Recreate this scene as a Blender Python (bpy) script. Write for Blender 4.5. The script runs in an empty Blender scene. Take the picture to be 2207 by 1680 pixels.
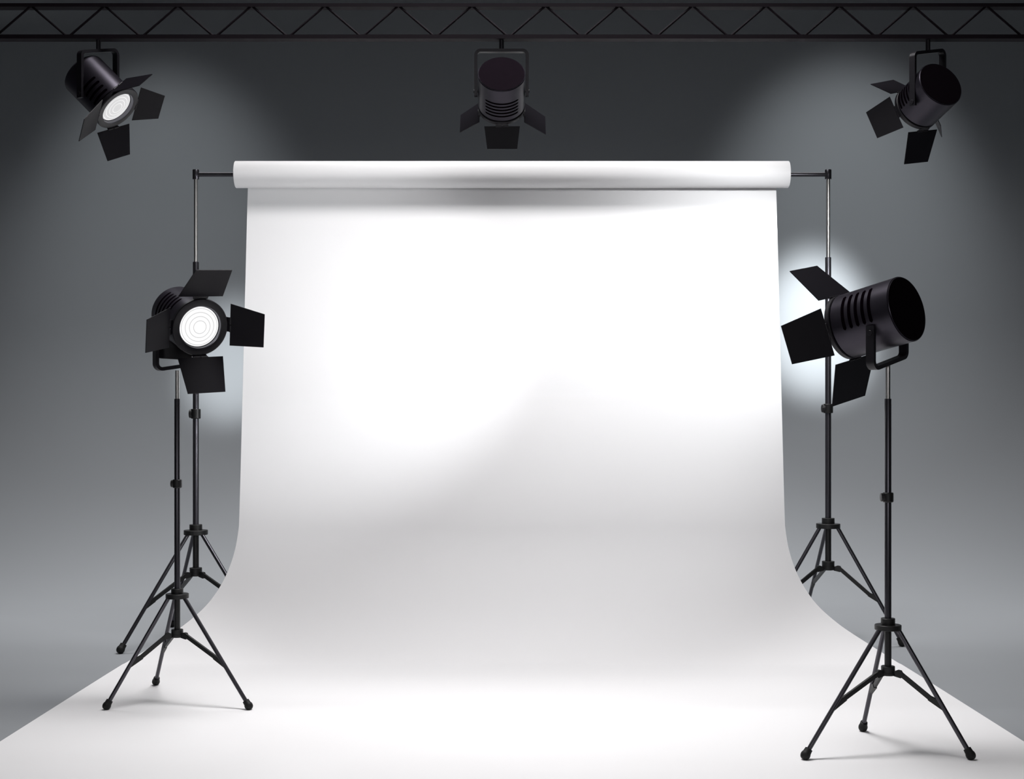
import bpy, bmesh, math, random
from mathutils import Vector, Matrix
PI = math.pi
S = bpy.context.scene
C = S.collection

# ------------------------------------------------------------------ camera
cam_d = bpy.data.cameras.new('camera')
cam = bpy.data.objects.new('camera', cam_d)
C.objects.link(cam)
cam.location = (0, 0, 1.5)
cam.rotation_euler = (PI/2, 0, 0)
cam_d.sensor_fit = 'HORIZONTAL'
cam_d.sensor_width = 36
cam_d.lens = 36*2960/2207
cam_d.shift_y = 59/2207
cam_d.clip_end = 60
S.camera = cam

# ------------------------------------------------------------------ world, exposure
S.view_settings.view_transform = 'Standard'
S.view_settings.look = 'None'
S.view_settings.gamma = 1
S.view_settings.exposure = 0
S.view_settings.use_curve_mapping = False
S.cycles.use_denoising = True
S.cycles.max_bounces = 6
S.cycles.diffuse_bounces = 3
S.cycles.caustics_reflective = False
S.cycles.caustics_refractive = False
S.cycles.sample_clamp_indirect = 3
w = bpy.data.worlds.new('studio_ambient'); S.world = w
w.use_nodes = True
w.node_tree.nodes['Background'].inputs[0].default_value = (.75, .82, 1, 1)
w.node_tree.nodes['Background'].inputs[1].default_value = .004

def area(name, loc, target, sx, sy, power, col=(1, 1, 1), spread=180):
    d = bpy.data.lights.new(name, 'AREA'); d.shape = 'RECTANGLE'
    d.size = sx; d.size_y = sy; d.energy = power; d.color = col
    d.spread = math.radians(spread)
    o = bpy.data.objects.new(name, d); C.objects.link(o)
    o.location = loc
    o.rotation_euler = (Vector(target)-Vector(loc)).to_track_quat('-Z', 'Y').to_euler()
    return o
# overhead soft light above the frame, with added unseen rear and front fill lights
area('overhead_soft_light', (0, 6.9, 6.3), (0, 6.9, 0), 2.6, 1.5, 139, (1, .985, .99), 105)
area('added_rear_fill', (0, 11.0, 6.3), (0, 11.0, 0), 12, 2.0, 206, (1, .985, .99), 84)
area('added_front_fill', (0, -1.5, 3.2), (0, 9, 0.4), 4, 1.5, 15, (1, .98, 1), 60)

def wash(name, loc, target, cone, power):
    d = bpy.data.lights.new(name, 'SPOT'); d.energy = power; d.spot_size = math.radians(cone); d.spot_blend = 1
    d.shadow_soft_size = .15; d.color = (.94, .98, 1)
    o = bpy.data.objects.new(name, d); C.objects.link(o); o.location = loc
    o.rotation_euler = (Vector(target)-Vector(loc)).to_track_quat('-Z', 'Y').to_euler()
# added unseen spots; their wall pools stand in for the lamps' hazy glow
wash('added_haze_glow', (-3.4, 10.6, 6.45), (-3.5, 13.7, 3.35), 46, 230)
wash('added_haze_glow', (3.3, 10.6, 6.45), (3.35, 13.7, 3.45), 46, 330)
wash('added_lens_halo', (2.75, 9.7, 6.45), (3.03, 13.7, 2.4), 14, 5200)
wash('added_lens_halo', (-2.6, 9.7, 6.45), (-2.78, 13.7, 1.95), 12, 2400)

# ------------------------------------------------------------------ materials
MATS = {}
def mat(name, col, rough=.5, metal=0, spec=.5, noise=0, scale=20, bump=0, emis=0):
    m = bpy.data.materials.new(name); m.use_nodes = True
    nt = m.node_tree; b = nt.nodes['Principled BSDF']
    b.inputs['Base Color'].default_value = (*col, 1)
    b.inputs['Roughness'].default_value = rough
    b.inputs['Metallic'].default_value = metal
    b.inputs['Specular IOR Level'].default_value = spec
    if emis:
        b.inputs['Emission Color'].default_value = (*col, 1)
        b.inputs['Emission Strength'].default_value = emis
        b.inputs['Base Color'].default_value = (.03, .03, .03, 1)
    tc = nt.nodes.new('ShaderNodeTexCoord')
    n = nt.nodes.new('ShaderNodeTexNoise'); n.inputs['Scale'].default_value = scale; n.inputs['Detail'].default_value = 3
    nt.links.new(tc.outputs['Object'], n.inputs['Vector'])
    if noise:
        mx = nt.nodes.new('ShaderNodeMix'); mx.data_type = 'RGBA'
        mx.inputs[6].default_value = (*[c*(1-noise) for c in col], 1)
        mx.inputs[7].default_value = (*[min(1, c*(1+noise)) for c in col], 1)
        nt.links.new(n.outputs['Fac'], mx.inputs[0]); nt.links.new(mx.outputs[2], b.inputs['Base Color'])
    if bump:
        bp = nt.nodes.new('ShaderNodeBump'); bp.inputs['Strength'].default_value = bump; bp.inputs['Distance'].default_value = .002
        nt.links.new(n.outputs['Fac'], bp.inputs['Height']); nt.links.new(bp.outputs['Normal'], b.inputs['Normal'])
    MATS[name] = m
    return m
mat('studio_grey_paint', (.30, .315, .33), .9, spec=.15, noise=.012, scale=1.2)
mat('dark_ceiling_paint', (.03, .03, .033), .9, spec=.1, noise=.05, scale=2)
mat('white_paper', (.86, .855, .86), .85, spec=.12, noise=.006, scale=2)
mat('black_metal', (.009, .008, .011), .42, .1, .35, noise=.1, scale=40, bump=.03)
mat('housing_metal', (.034, .030, .041), .34, .7, .5, noise=.08, scale=30, bump=.02)
mat('door_metal', (.006, .005, .008), .5, 0, .2, noise=.12, scale=25, bump=.03)
mat('cap_metal', (.006, .0042, .006), .9, 0, .0, noise=.1, scale=25)
mat('truss_metal', (.006, .003, .006), .7, 0, .15, noise=.15, scale=12)
mat('slot_black', (.002, .001, .002), .9, spec=.0, noise=.2)
mat('chrome', (.62, .61, .59), .30, 1, noise=.01, scale=60)
mat('pole_metal', (.07, .068, .078), .32, .85, noise=.02, scale=50)
mat('stand_plastic', (.008, .008, .008), .45, spec=.4, noise=.1, scale=60, bump=.04)
mat('rubber', (.006, .006, .006), .6, spec=.3, noise=.1, scale=80, bump=.06)
mat('rim_steel', (.16, .16, .18), .35, .8, noise=.05)
mat('lens_grey', (.78, .775, .78), emis=.85)
mat('lens_light', (1, 1, 1), emis=.97)
mat('lens_white', (1, 1, 1), emis=1.0)
mat('lens_ring_grey', (.70, .70, .70), emis=.9)

# ------------------------------------------------------------------ mesh helpers
class MB:
    def __init__(s): s.v = []; s.f = []; s.m = []
    def add(s, vs, fs, mi=0):
        o = len(s.v); s.v += [tuple(p) for p in vs]; s.f += [tuple(i+o for i in f) for f in fs]; s.m += [mi]*len(fs)
    def box(s, x0, x1, y0, y1, z0, z1, mi=0, mtx=None):
        vs = [Vector((x, y, z)) for z in (z0, z1) for y in (y0, y1) for x in (x0, x1)]
        if mtx: vs = [mtx @ p for p in vs]
        s.add(vs, [(0, 2, 3, 1), (4, 5, 7, 6), (0, 1, 5, 4), (2, 6, 7, 3), (0, 4, 6, 2), (1, 3, 7, 5)], mi)
    def prism(s, quad, n, t, mi=0):               # a polygon given a thickness t along n, centred
        k = len(quad); n = Vector(n)*t/2
        vs = [Vector(p)-n for p in quad]+[Vector(p)+n for p in quad]
        s.add(vs, [tuple(range(k-1, -1, -1)), tuple(range(k, 2*k))]+[(i, (i+1) % k, k+(i+1) % k, k+i) for i in range(k)], mi)
    def lathe(s, prof, N=64, mi=None, mtx=None):  # prof: (r, z) or (r, z, material)
        vs = []; fs = []; ms = []
        for p in prof:
            for i in range(N):
                a = 2*PI*i/N; q = Vector((p[0]*math.cos(a), p[0]*math.sin(a), p[1]))
                vs.append(mtx @ q if mtx else q)
        for j in range(len(prof)-1):
            for i in range(N):
                fs.append((j*N+i, j*N+(i+1) % N, (j+1)*N+(i+1) % N, (j+1)*N+i))
                ms.append((prof[j][2] if len(prof[j]) > 2 else 0) if mi is None else mi)
        o = len(s.v); s.v += [tuple(p) for p in vs]; s.f += [tuple(i+o for i in f) for f in fs]; s.m += ms
    def tube(s, p, q, r, r2=None, N=24, cap=True, bev=0):
        p = Vector(p); q = Vector(q); L = (q-p).length; r2 = r if r2 is None else r2
        M = Matrix.Translation(p) @ (q-p).to_track_quat('Z', 'Y').to_matrix().to_4x4()
        pr = [(r, 0), (r2, L)]
        if bev: pr = [(r-bev, 0), (r, bev), (r2, L-bev), (r2-bev, L)]
        if cap: pr = [(.0001, 0)]+pr+[(.0001, L)]
        s.lathe(pr, N, 0, M)
    def build(s, name, mats, parent=None, mtx=None, sharp=35, smooth=True):
        me = bpy.data.meshes.new(name); me.from_pydata(s.v, [], s.f)
        bm = bmesh.new(); bm.from_mesh(me)
        bmesh.ops.recalc_face_normals(bm, faces=bm.faces); bm.to_mesh(me); bm.free()
        if isinstance(mats, str): mats = [mats]
        for m in mats: me.materials.append(MATS[m])
        for p, mi in zip(me.polygons, s.m): p.material_index = mi; p.use_smooth = smooth
        if smooth: me.set_sharp_from_angle(angle=math.radians(sharp))
        o = bpy.data.objects.new(name, me); C.objects.link(o)
        if parent: o.parent = parent
        if mtx: o.matrix_local = mtx
        return o
def tag(o, label=None, cat=None, group=None, kind=None):
    if label: o['label'] = label
    if cat: o['category'] = cat
    if group: o['group'] = group
    if kind: o['kind'] = kind
    return o
def thing(name, loc, label, cat, group=None):
    o = bpy.data.objects.new(name, None); C.objects.link(o); o.location = loc; o.empty_display_size = .1
    return tag(o, label, cat, group)

# ------------------------------------------------------------------ the room
b = MB(); b.add([(-7, -2.5, 0), (7, -2.5, 0), (7, 11.2, 0), (-7, 11.2, 0)], [(0, 1, 2, 3)])
tag(b.build('floor', 'studio_grey_paint', smooth=False), 'smooth mid grey studio floor around the white paper', kind='structure')
b = MB(); n = 24; prof = [(11.2, 0)]
for i in range(1, n+1):
    a = PI/2*i/n; prof.append((11.2+2.5*math.sin(a), 2.5-2.5*math.cos(a)))
prof.append((13.7, 6.6))
vs = [(x, y, z) for (y, z) in prof for x in (-7, 7)]
b.add(vs, [(2*i, 2*i+1, 2*i+3, 2*i+2) for i in range(len(prof)-1)])
tag(b.build('wall_back', 'studio_grey_paint', sharp=60), 'seamless grey studio wall curving into the floor', kind='structure')
for nm, x in (('wall_left', -7), ('wall_right', 7)):
    b = MB(); b.box(min(x, x*1.02), max(x, x*1.02), -2.5, 13.9, 0, 6.6)
    tag(b.build(nm, 'studio_grey_paint', smooth=False), kind='structure')
b = MB(); b.box(-7, 7, -2.5, 13.9, 6.6, 6.75)
tag(b.build('ceiling', 'dark_ceiling_paint', smooth=False), kind='structure')

# ------------------------------------------------------------------ truss under the ceiling
TY = 7.4
ZB = 3.531                                        # underside of its lower chord
t = thing('lighting_truss', (0, TY, ZB), 'long black lattice truss spanning the studio above the lamps', 'truss')
def chord(z0, z1):
    b = MB(); b.box(-7, 7, -.0325, .0325, z0, z1); return b
chord(0, .022).build('truss_chord', 'truss_metal', t, smooth=False)
chord(.171, .190).build('truss_chord', 'truss_metal', t, smooth=False)
step = 158.55/2960*7.37
x0 = (66-1103.5)/2960*7.37
k = -11
while True:
    xa = x0+k*step
    if xa > 6.8: break
    for s in (-1, 1):
        b = MB(); p = Vector((xa+s*.005, -.022, .174)); q = Vector((xa+s*.187, -.022, .018))
        if abs(q.x) < 7 and abs(p.x) < 7:
            b.tube(p, q, .0062, N=10); b.build('diagonal_brace', 'truss_metal', t)
    k += 1

# ------------------------------------------------------------------ white paper backdrop
RY = 9.1; RZ = 1.5+522.5/2960*9.1
pb = thing('paper_backdrop', (0, 9.0, 0), 'wide white seamless paper unrolled from its roll down onto the floor', 'backdrop')
b = MB(); R0 = .0885; HL = 1.831
M = Matrix.Translation((-HL, 0, 0)) @ Matrix.Rotation(PI/2, 4, 'Y')
b.lathe([(.028, .0), (R0-.002, 0), (R0, .002), (R0, 2*HL-.002), (R0-.002, 2*HL), (.028, 2*HL), (.028, 0)], 96, 0, M)
b.build('paper_roll', 'white_paper', pb, Matrix.Translation((0, RY-9.0, RZ)))
b = MB(); M = Matrix.Translation((-HL-.004, 0, 0)) @ Matrix.Rotation(PI/2, 4, 'Y')
b.lathe([(.0275, 0), (.0275, 2*HL+.008), (.022, 2*HL+.008), (.022, 0), (.0275, 0)], 40, 0, M)
b.build('roll_core', 'white_paper', pb, Matrix.Translation((0, RY-9.0, RZ)))
# profile (Y, Z), then a half width for each row
rows = []
def hw_px(y):
    tab = [(380, 568.5), (405, 569.5), (1130, 587.8), (1144, 589.5), (1182, 595.5), (1205, 602), (1235, 613), (1267, 629.5), (1301, 653.5), (1323, 676), (1353, 713), (1380, 755.5)]
    for (a, u), (c, v) in zip(tab, tab[1:]):
        if a <= y <= c: return u+(v-u)*(y-a)/(c-a)
    return tab[0][1] if y < 400 else 755.5+(y-1380)/.638
CY, CZ, EA, EB = 8.3, .80, .55, .796
prof = []
for i in range(31):
    k = i/30; prof.append((RY+.091+(CY+EA-RY-.091)*(1-(1-k)**1.6), RZ+(CZ-RZ)*k))
for i in range(1, 49):
    a = PI/2*i/48; prof.append((CY+EA*math.cos(a), CZ-EB*math.sin(a)))
for y in (8.0, 7.4, 6.6, 5.8, 5.0, 4.0): prof.append((y, .004))
for (y, z) in prof:
    py = 899+2960*(1.5-z)/y
    h = hw_px(py)*y/2960 if y > 8.31 else 2.358
    rows.append((y, z, h))
# smooth the half widths along the sheet
hs = [r[2] for r in rows]
for _ in range(6):
    hs = [hs[0]]+[(hs[i-1]+2*hs[i]+hs[i+1])/4 for i in range(1, len(hs)-1)]+[hs[-1]]
b = MB(); NC = 24; vs = []
for (y, z, _), h in zip(rows, hs):
    for j in range(NC+1): vs.append(((-1+2*j/NC)*h, y-9.0, z))
NV = len(vs); NR = len(rows); W1 = NC+1           # a second layer behind gives the paper its thickness
for i in range(NR):
    a = rows[max(i-1, 0)]; c = rows[min(i+1, NR-1)]; ty, tz = c[0]-a[0], c[1]-a[1]; q = math.hypot(ty, tz)
    for j in range(W1): vs.append((vs[i*W1+j][0], vs[i*W1+j][1]-tz/q*.0015, vs[i*W1+j][2]+ty/q*.0015))
back = [(NV+i*W1+j, NV+(i+1)*W1+j, NV+(i+1)*W1+j+1, NV+i*W1+j+1) for i in range(NR-1) for j in range(NC)]
rim = [(i*W1+j, (i+1)*W1+j, NV+(i+1)*W1+j, NV+i*W1+j) for i in range(NR-1) for j in (0, NC)]+[(i*W1+j, i*W1+j+1, NV+i*W1+j+1, NV+i*W1+j) for i in (0, NR-1) for j in range(NC)]
b.add(vs, back+rim+[(i*(NC+1)+j, i*(NC+1)+j+1, (i+1)*(NC+1)+j+1, (i+1)*(NC+1)+j) for i in range(len(rows)-1) for j in range(NC)])
b.build('paper_sheet', 'white_paper', pb, sharp=50)

# ------------------------------------------------------------------ tripod stands
def hz(y, Y): return 1.5-(y-899)/2960*Y
def foot_at(px, py, r):                           # floor contact seen at that pixel row
    Y = 2960*1.5/(py-899); return Vector(((px-1103.5)/2960*Y, Y, r))
def stand(name, label, group, X, Y, base, top, split, bottom_of_tube, collar, hub, spread, feet, rt, rc, rhub, rfoot, rleg, kt, cat='stand'):
    """top / split / collar / hub / spread are heights; feet are points on the floor"""
    t = thing(name, (X, Y, base), label, cat, group)
    O = Vector((X, Y, base))
    def T(b, nm, m, par=t, **k): return b.build(nm, m, par, **k)
    b = MB(); b.tube((0, 0, split-base-.05), (0, 0, top-base), rc, N=32); tag(T(b, 'upper_pole', 'chrome'), 'bare chrome upper tube')
    b = MB(); b.lathe([(rc+.0005, split-base), (rt-.001, split-base), (rt, split-base-.002), (rt, hub[1]-base-.01)], 36, 0); T(b, 'lower_pole', 'pole_metal')
    # locking collar with a knob bulging to one side
    z0, z1 = collar[0]-base, collar[1]-base; r = rt*1.62
    b = MB(); b.lathe([(rt, z0), (r-.003, z0), (r, z0+.004), (r, z1-.004), (r-.003, z1), (rt, z1)], 36, 0)
    c = T(b, 'locking_collar', 'stand_plastic')
    b = MB(); M = Matrix.Translation((-r*.72, 0, (z0+z1)/2)) @ Matrix.Rotation(-PI/2, 4, 'Y'); hh = (z1-z0)/2
    b.lathe([(.0001, r*.62), (hh*.78, r*.62), (hh*.86, r*.55), (hh*.86, 0)], 24, 0, M); T(b, 'knob', 'stand_plastic', c)
    # two-tier hub
    a0, a1, a2 = [h-base for h in hub]            # bottom, top of wide disc, top of narrow disc
    b = MB(); b.lathe([(rt*.9, a0), (rhub-.002, a0), (rhub, a0+.002), (rhub, a1-.002), (rhub-.002, a1), (rhub*.53, a1), (rhub*.53, a2-.002), (rhub*.53-.002, a2), (rt, a2)], 48, 0)
    T(b, 'leg_hub', 'stand_plastic')
    s0, s1, s2 = [h-base for h in spread]
    b = MB(); b.lathe([(.0001, s1), (rt*1.02, s1), (rt*1.02, a0+.002)], 36, 0); T(b, 'centre_tube', 'stand_plastic')
    b = MB(); b.lathe([(.0001, s0), (rhub*.50, s0), (rhub*.56, s0+.003), (rhub*.56, s1), (rhub*.52, s1), (rhub*.52, s2-.002), (rhub*.49, s2), (rt, s2)], 48, 0)
    T(b, 'spreader_hub', 'stand_plastic')
    for fp in feet:
        fp = Vector(fp)-O; dirh = Vector((fp.x, fp.y, 0)).normalized()
        A = Vector((dirh.x*rhub*.78, dirh.y*rhub*.78, a0+.004)); F = fp.copy()
        u = (F-A).normalized()
        b = MB(); b.tube(A, F-u*rfoot*.4, rleg, N=20); lg = T(b, 'leg', 'pole_metal')
        b = MB(); M = Matrix.Translation(F) @ u.to_track_quat('Z', 'Y').to_matrix().to_4x4()
        pr = [(rleg, -rfoot*1.5), (rfoot*.78, -rfoot*1.42)]+[(rfoot*math.cos(q)**.8 if math.cos(q) > 0 else 0, rfoot*1.0*math.sin(q)) for q in [(-.62+i*.14) for i in range(16)] if q < PI/2]+[(.0001, rfoot)]
        b.lathe(pr, 28, 0, M); T(b, 'rubber_foot', 'rubber', lg)
        # brace: flat strap with an elbow at each end
        J = A+(F-A)*kt
        sp = Vector((dirh.x*rhub*.45, dirh.y*rhub*.45, s0+.010))
        e1 = sp+Vector((dirh.x*rhub*.48, dirh.y*rhub*.48, .002))
        e2 = J-Vector((dirh.x*.055, dirh.y*.055, -.032))
        side = Vector((-dirh.y, dirh.x, 0))
        b = MB()
        def strap(p, q, h, wd):
            v = (q-p).normalized(); nn = side.cross(v).normalized()*h
            b.prism([p-nn, q-nn, q+nn, p+nn], side, wd)
        strap(e1-(e2-e1).normalized()*.008, e2+(e2-e1).normalized()*.006, rleg*.95, rleg*1.2)
        br = T(b, 'brace', 'stand_plastic', smooth=False)
        b = MB(); nn = Vector((0, 0, 1)); k = rleg*1.0
        b.prism([sp-nn*k, e1-nn*k*1.9+dirh*.004, e1+dirh*k*1.6-nn*k*.6, e1+dirh*k*.4+nn*k*1.3, e1-dirh*k*.9+nn*k*1.5, sp+nn*k*.9], side, rleg*1.7)
        b.build('brace_joint', 'stand_plastic', br, smooth=False)
        b = MB(); nn = side.cross((J-e2).normalized()).normalized()*rleg*.95
        if nn.z < 0: nn = -nn
        b.prism([e2-nn-dirh*.004, J-nn*.7+u*.014, J+u*.004, J-u*.030, e2+nn], side, rleg*1.6)
        b.build('brace_joint', 'stand_plastic', br, smooth=False)
    return t
def H(Y, *ys): return [hz(y, Y) for y in ys]

LB = stand('backdrop_stand', 'tall black tripod stand holding the left end of the backdrop crossbar', 'tall stands holding the white backdrop',
      -2.095, 9.1, 0, hz(384, 9.1), hz(565, 9.1), 0, H(9.1, 903, 882), H(9.1, 1153, 1143, 1131), H(9.1, 1242, 1236, 1224),
      [foot_at(260, 1409.5, .026), foot_at(584, 1409.5, .026), foot_at(371, 1352, .026)], .0195, .0128, .0785, .0265, .0125, .63)
RB = stand('backdrop_stand', 'tall black tripod stand holding the right end of the backdrop crossbar', 'tall stands holding the white backdrop',
      2.095, 9.1, 0, hz(384, 9.1), hz(555, 9.1), 0, H(9.1, 891, 871), H(9.1, 1139, 1129, 1117), H(9.1, 1229, 1222, 1210),
      [foot_at(1944, 1394, .026), foot_at(1626, 1394, .026), foot_at(1734, 1340, .026)], .0195, .0128, .0785, .0265, .0125, .63)
for st in (LB, RB):                               # the socket that takes the crossbar
    b = MB(); z0, z1 = hz(387, 9.1), hz(366, 9.1)
    b.lathe([(.013, z0), (.0198, z0), (.0212, z0+.002), (.0212, z1-.002), (.0198, z1), (.0001, z1)], 36, 0)
    b.build('crossbar_socket', 'pole_metal', st)
cb = MB(); cb.tube((-2.082, 0, 0), (2.082, 0, 0), .0148, N=28)
cb = cb.build('crossbar', 'pole_metal', mtx=Matrix.Translation((0, RY, RZ)))
tag(cb, 'thin dark metal crossbar running through the white paper roll', 'crossbar')

LF = stand('light_stand', 'black tripod stand with bare chrome top under the lamp with the glowing lens', 'tripod stands under the big lamps',
      -1.755, 7.2, .005, hz(799, 7.2), hz(860, 7.2), 0, H(7.2, 1052, 1034), H(7.2, 1290, 1280, 1269), H(7.2, 1374, 1368, 1357),
      [foot_at(230, 1532, .024), foot_at(536, 1532, .024), foot_at(336, 1479, .024)], .0150, .0105, .0596, .0215, .0105, .62)
RF = stand('light_stand', 'black tripod stand with bare chrome top at the front right, under the lamp turned away', 'tripod stands under the big lamps',
      1.689, 6.17, .005, hz(787, 6.17), hz(860, 6.17), 0, H(6.17, 1083, 1062), H(6.17, 1358, 1347, 1333), H(6.17, 1456, 1450, 1436),
      [foot_at(1736, 1640, .024), foot_at(2092, 1640, .024), foot_at(1860, 1579, .024)], .0150, .0105, .0590, .0215, .0105, .62)

# ------------------------------------------------------------------ studio lamps with barn doors
# local frame of a lamp head: +Z is the way it shines, z = 0 the front of its ring
DATA = {
 'UL' : {'span': 0.41, 'pitch': 0.033, 'slot_w': 0.0072, 'front': [-2.1121, 7.3677, 3.153], 'd': [0.695, -0.1929, -0.6926], 'L': 0.2949, 'b': 0.1274, 'Q': [-2.2285, 7.4, 3.269], 'R': 0.133, 'r': 0.123, 'doors': [[2.3467, 0.7519, 0.1443, 0.1116, 0.2157, -0.0103, 0.1603, -0.0163, 0.2704], [6.8058, 1.0421, 0.2192, 0.1529, 0.1385, 0.0011, 0.1283, -0.0028, -0.0672], [5.2923, 0.9565, 0.2144, 0.1515, 0.1635, -0.0004, 0.135, 0.0039, 0.0221], [3.6629, 1.1692, 0.1954, 0.1431, 0.1897, 0.0025, 0.1385, 0.0072, 0.0779]], 'slot': [3.1, 0.09], 'pv': [-0.0626, -0.112, -0.0529]},
 'C' : {'span': 0.74, 'pitch': 0.023, 'slot_w': 0.0056, 'front': [-0.0571, 7.5099, 3.1872], 'd': [-0.0065, 0.8512, -0.5249], 'L': 0.258, 'b': 0.1288, 'Q': [-0.0563, 7.4, 3.255], 'R': 0.128, 'r': 0.127, 'doors': [[4.69, 0.9314, 0.1931, 0.1628, 0.1223, 0.0002, 0.1278, 0.0037, -0.0204], [6.2988, 0.8663, 0.1545, 0.1371, 0.141, 0.003, 0.1208, 0.031, 0.0434], [3.136, 0.8693, 0.1546, 0.1378, 0.1559, -0.0011, 0.1237, 0.0295, -0.0442], [1.57, 0.9, 0.18, 0.15, 0.14, 0, 0.128, 0.01, 0]], 'slot': [4.7, 0.115], 'pv': [-0.138, 0.0, 0.0]},
 'UR' : {'span': 0.4, 'pitch': 0.024, 'slot_w': 0.0062, 'front': [2.2035, 7.5066, 3.1809], 'd': [-0.3098, 0.8756, -0.3707], 'L': 0.2402, 'b': 0.1185, 'Q': [2.2412, 7.4, 3.226], 'R': 0.13, 'r': 0.13, 'doors': [[1.27, 0.9482, 0.1743, 0.1782, 0.1559, 0.0025, 0.1317, 0.0188, 0.0642], [-0.2026, 0.782, 0.1951, 0.1637, 0.1462, -0.0064, 0.1274, 0.0014, -0.0164], [4.558, 0.7105, 0.1915, 0.1595, 0.1805, 0.0051, 0.1307, 0.0088, 0.0297], [3.0358, 0.6751, 0.2063, 0.1771, 0.166, -0.0023, 0.1364, 0.013, -0.0693]], 'slot': [0.15, 0.095], 'pv': [-0.1067, -0.088, -0.0487]},
 'FL' : {'span': 0.5, 'pitch': 0.037, 'slot_w': 0.008, 'front': [-1.5809, 6.9696, 1.9535], 'd': [0.5558, -0.7784, -0.2917], 'L': 0.3215, 'b': 0.0256, 'Q': [-1.7454, 7.2, 2.0398], 'R': 0.148, 'r': 0.142, 'doors': [[1.6637, 0.8305, 0.2261, 0.1801, 0.2254, -0.0244, 0.1607, -0.0087, -0.1334], [0.1448, 0.8149, 0.228, 0.1802, 0.1816, -0.004, 0.1572, 0.0075, 0.0987], [4.8017, 0.9234, 0.2366, 0.1957, 0.1938, -0.0008, 0.1532, 0.0127, 0.0638], [3.1781, 0.9056, 0.2029, 0.1637, 0.2117, 0.0233, 0.164, 0.0017, 0.0908]], 'slot': [2.65, 0.18], 'pv': [-0.1003, -0.082, -0.0902]},
 'FR' : {'span': 0.545, 'pitch': 0.0347, 'slot_w': 0.0085, 'front': [1.5287, 6.3409, 1.9101], 'd': [-0.6654, 0.7171, -0.2074], 'L': 0.3391, 'b': 0.1007, 'Q': [1.6873, 6.17, 1.9596], 'R': 0.149, 'r': 0.149, 'doors': [[1.3943, 0.9379, 0.251, 0.2091, 0.2143, -0.0016, 0.1489, -0.0044, -0.0794], [6.0992, 0.8669, 0.223, 0.1813, 0.2001, -0.0064, 0.145, -0.0081, 0.0029], [4.5159, 1.0309, 0.2869, 0.2442, 0.211, -0.0001, 0.1519, -0.0154, 0.132], [2.98, 0.87, 0.22, 0.18, 0.2, 0, 0.149, 0, 0]], 'slot': [0.3, 0.17], 'pv': [-0.1001, -0.096, -0.0882]}
}
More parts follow.
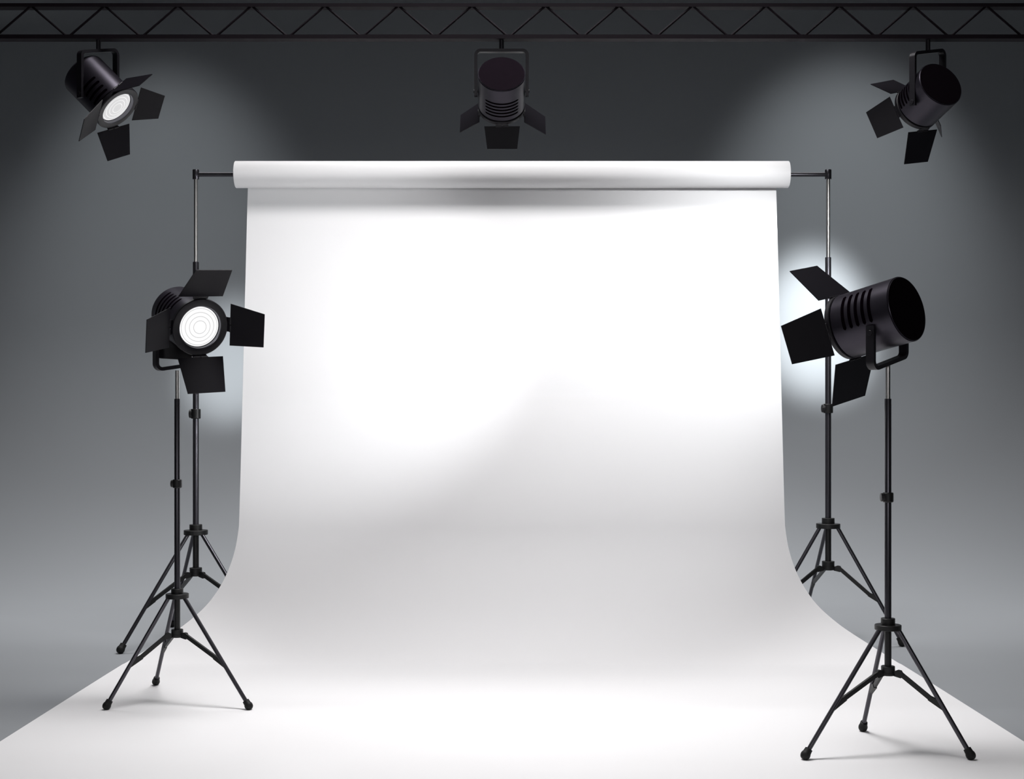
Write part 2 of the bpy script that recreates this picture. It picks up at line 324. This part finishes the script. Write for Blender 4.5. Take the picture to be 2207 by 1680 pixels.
def lamp(name, label, group, key, up, hn, hf, ext, wbar, tbar, power, lens_mats, aim=None, cone=75, blend=.6, box=False):
    D = DATA[key]
    Q = Vector(D['Q']); d = Vector(D['d']).normalized(); fr = Vector(D['front']); R, r, L = D['R'], D['r'], D['L']
    t = thing(name, Q, label, 'lamp', group)
    ex = Vector((0, 0, 1)).cross(d).normalized(); ey = d.cross(ex)
    M = Matrix((ex, ey, d)).transposed().to_4x4(); M.translation = fr-Q
    # housing: can with a stepped back, five vent slots laid on as patches, their dark inside painted black
    g = .034
    b = MB()
    b.lathe([(r*.962, -L+.001), (r*.975, -L), (r*.985, -L+.002), (r*.975, -L+.004), (r, -L+.006), (r, -g-.002), (r-.003, -g), (r*.9, -g), (r*.9, -.02), (r*.70, -.02)], 96, 0)
    az, st = D['slot']; half = D.get('span', .42); wz = D['slot_w']; pitch = D.get('pitch', .0285)
    for i in range(5):
        zc = -st+(i-2)*pitch; rr = r+.0006; da = wz/r
        ring = []
        for e, s in ((half, 1), (-half, -1)):     # rounded ends
            for q in range(9):
                th = -PI/2+PI*q/8
                a = e+s*da*math.cos(th); z = zc+s*wz*math.sin(th)*1
                ring.append((a, z))
        N = 22; vs = []; fs = []
        cols = [(-half-da)+(2*half+2*da)*j/N for j in range(N+1)]
        for a in cols:
            x = abs(a)-half
            h = wz if x <= 0 else wz*math.sqrt(max(0, 1-(x/da)**2))
            for s in (-1, 1):
                vs.append((rr*math.cos(az+a), rr*math.sin(az+a), zc+s*max(h, .0002)))
        for j in range(N): fs.append((2*j, 2*j+2, 2*j+3, 2*j+1))
        b.add(vs, fs, 1)
    hsg = b.build('lamp_housing', ['housing_metal', 'slot_black'], t, M, sharp=30)
    b = MB(); b.lathe([(.0001, -L-.0005), (r*.955, -L-.0005), (r*.96, -L+.001), (r*.96, -L+.02)], 96, 0)
    b.build('back_cap', 'cap_metal', t, M)
    # front ring
    lr = R*.735
    b = MB(); b.lathe([(r*.88, -.026), (R*.975, -.026), (R, -.023), (R, -.004), (R*.975, 0), (lr+.006, 0), (lr+.002, -.002)], 96, 0)
    b.build('front_ring', 'black_metal', t, M)
    b = MB(); b.lathe([(lr+.003, -.001), (lr, -.003), (lr-.002, -.024), (lr+.008, -.024)], 96, 0)
    b.build('lens_rim', 'rim_steel', t, M)
    # stepped lens
    b = MB(); pr = [(.0001, -.006, 0)]
    for f in (.29, .49, .68, .86):
        zz = -.006-.014*f*f
        pr[-1] = (pr[-1][0], pr[-1][1], 0)
        pr += [(lr*f, zz, 1), (lr*(f+.018), zz-.0012, 1), (lr*(f+.035), zz, 0)]
    pr += [(lr-.001, -.022, 0)]
    b.lathe(pr, 80)
    b.build('lens', lens_mats, t, M, sharp=20)
    # four barn doors, each on a hinge of its own
    for (phi, al, h1, h2, c_, sk, Rh, zo, tw) in D['doors']:
        rad = Vector((math.cos(phi), math.sin(phi), 0)); tg = Vector((-math.sin(phi), math.cos(phi), 0)); ax = Vector((0, 0, 1))
        t2 = (math.cos(tw)*tg+math.sin(tw)*ax)
        Hc = rad*Rh+ax*zo; wv = math.cos(al)*ax+math.sin(al)*rad; wv = (wv-wv.dot(t2)*t2).normalized()
        q = [Hc-t2*h1/2, Hc+t2*h1/2, Hc+t2*(h2/2+sk)+wv*c_, Hc+t2*(-h2/2+sk)+wv*c_]
        nn = t2.cross(wv).normalized()
        b = MB(); b.prism(q, nn, .0034)
        dr = b.build('barn_door', 'door_metal', t, M, smooth=False)
        # hinge: two knuckles on a short leaf reaching back to the ring
        b = MB(); base = rad*(R*.985)+ax*(-.012)
        leaf = [base-tg*R*.26, base+tg*R*.26, Hc+t2*R*.26, Hc-t2*R*.26]
        n2 = (leaf[1]-leaf[0]).cross(leaf[2]-leaf[1])
        if n2.length > 1e-6: b.prism(leaf, n2.normalized(), .003)
        for s in (-1, 1): b.tube(Hc+t2*s*R*.02, Hc+t2*s*R*.27, .0052, N=14, bev=.001)
        b.build('hinge', 'black_metal', dr)
    # yoke: a bent flat bar round the housing
    pv = Vector(D['pv'])
    near, far = pv, -pv
    sg = 1 if up else -1
    V = Vector((0, 0, sg))
    nT, fT = near+V*hn, far+V*hf
    cr = (fT-nT).normalized()
    def fillet(P, a, bb, rad):                    # rounded corner between directions a (in) and bb (out)
        ang = math.acos(max(-1, min(1, (-a).dot(bb)))); tl = rad/math.tan(ang/2); out = []
        p0 = P-a*tl; p1 = P+bb*tl; cen = P+((-a+bb).normalized())*(rad/math.sin(ang/2))
        for i in range(9):
            k = i/8; v0 = p0-cen; v1 = p1-cen; th = v0.angle(v1)
            out.append(cen+(v0*math.sin((1-k)*th)+v1*math.sin(k*th))/math.sin(th))
        return out
    cr_r = r*.2
    path = [near-V*ext]+fillet(nT, V, cr, cr_r)+fillet(fT, cr, -V, cr_r)+[far-V*ext]
    hor = Vector((pv.x, pv.y, 0)).normalized(); wdir = Vector((-hor.y, hor.x, 0))
    b = MB(); vs = []
    for i, p in enumerate(path):
        a = path[max(i-1, 0)]; c2 = path[min(i+1, len(path)-1)]; tn = (c2-a).normalized()
        nr = wdir.cross(tn).normalized()
        for (s1, s2) in ((-1, -1), (1, -1), (1, 1), (-1, 1)): vs.append(p+wdir*s1*wbar/2+nr*s2*tbar/2)
    n = len(path); fs = [(0, 3, 2, 1), (4*n-4, 4*n-3, 4*n-2, 4*n-1)]
    for i in range(n-1):
        for j in range(4): fs.append((4*i+j, 4*i+(j+1) % 4, 4*i+4+(j+1) % 4, 4*i+4+j))
    b.add(vs, fs); yk = b.build('yoke', 'black_metal', t, sharp=30)
    for P, s in ((near, 1), (far, -1)):
        b = MB(); o = hor*s
        b.tube(P+o*(tbar*.45), P+o*(tbar*.5+.004), wbar*.30, N=24, bev=.001)
        b.tube(P-o*(tbar*.4), P-o*(tbar*.5+.012), wbar*.18, N=16)
        b.build('pivot_bolt', 'black_metal', yk)
    mid = (nT+fT)/2
    if up:
        b = MB(); b.tube((0, mid.y, mid.z), (0, mid.y, ZB-Q.z+.001), .0125, N=28); 
        st_ = b.build('hanging_stem', 'pole_metal', t)
    if box:
        b = MB(); b.prism([(0, 0, .1), (.17, 0, .1), (.17, 0, -.02), (0, 0, 0)], (0, 1, 0), .06)
        b.build('ballast_box', 'black_metal', t, Matrix.Translation(BOXAT-Q) @ Matrix.Rotation(.1, 4, 'Z') @ Matrix.Rotation(-.06, 4, 'Y'), smooth=False)
    # the lamp's own light
    if power:
        l = bpy.data.lights.new('lamp_beam', 'SPOT'); l.energy = power; l.spot_size = math.radians(cone); l.spot_blend = blend
        l.shadow_soft_size = .05; l.color = (.97, .985, 1)
        o = bpy.data.objects.new('lamp_beam', l); C.objects.link(o); o.parent = t
        dd = d if aim is None else (Vector(aim)-fr).normalized()
        o.location = fr-Q+d*(.12 if aim else .045)
        o.rotation_euler = dd.to_track_quat('-Z', 'Y').to_euler()
    return t
BOXAT = Vector(((345-1103.5)/2960*7.26, 7.26, hz(773, 7.26)))
GL = ['lens_grey', 'lens_light']; WL = ['lens_white', 'lens_ring_grey']
gh = 'black lamps hanging from the truss'
lamp('studio_spotlight', 'black can lamp hung at the left end of the truss, its pale ringed lens showing', gh, 'UL', True, .222, .186, .022, .034, .017, 20, GL, blend=1, cone=95)
lamp('studio_spotlight', 'black can lamp at the middle of the truss, flat back showing above the roll', gh, 'C', True, .218, .218, .027, .034, .0165, 21, GL, aim=(-.04, 9, 2.2), cone=70, blend=1)
lamp('studio_spotlight', 'black can lamp hung at the right end of the truss, turned down towards the backdrop', gh, 'UR', True, .258, .224, .020, .034, .017, 185, GL, aim=(1.35, 9, 2.2), cone=78, blend=1)
gs = 'large black lamps on tripod stands'
lamp('stand_spotlight', 'large black lamp on the left tripod stand, its white ringed lens facing out', gs, 'FL', False, .206, .345, .02, .040, .018, 16, WL, blend=1, cone=110, box=True)
lamp('stand_spotlight', 'large black lamp on the right tripod stand, slotted side and flat back showing', gs, 'FR', False, .162, .272, .033, .040, .018, 370, WL, aim=(-1.6, 9, 2.15), cone=50, blend=1)
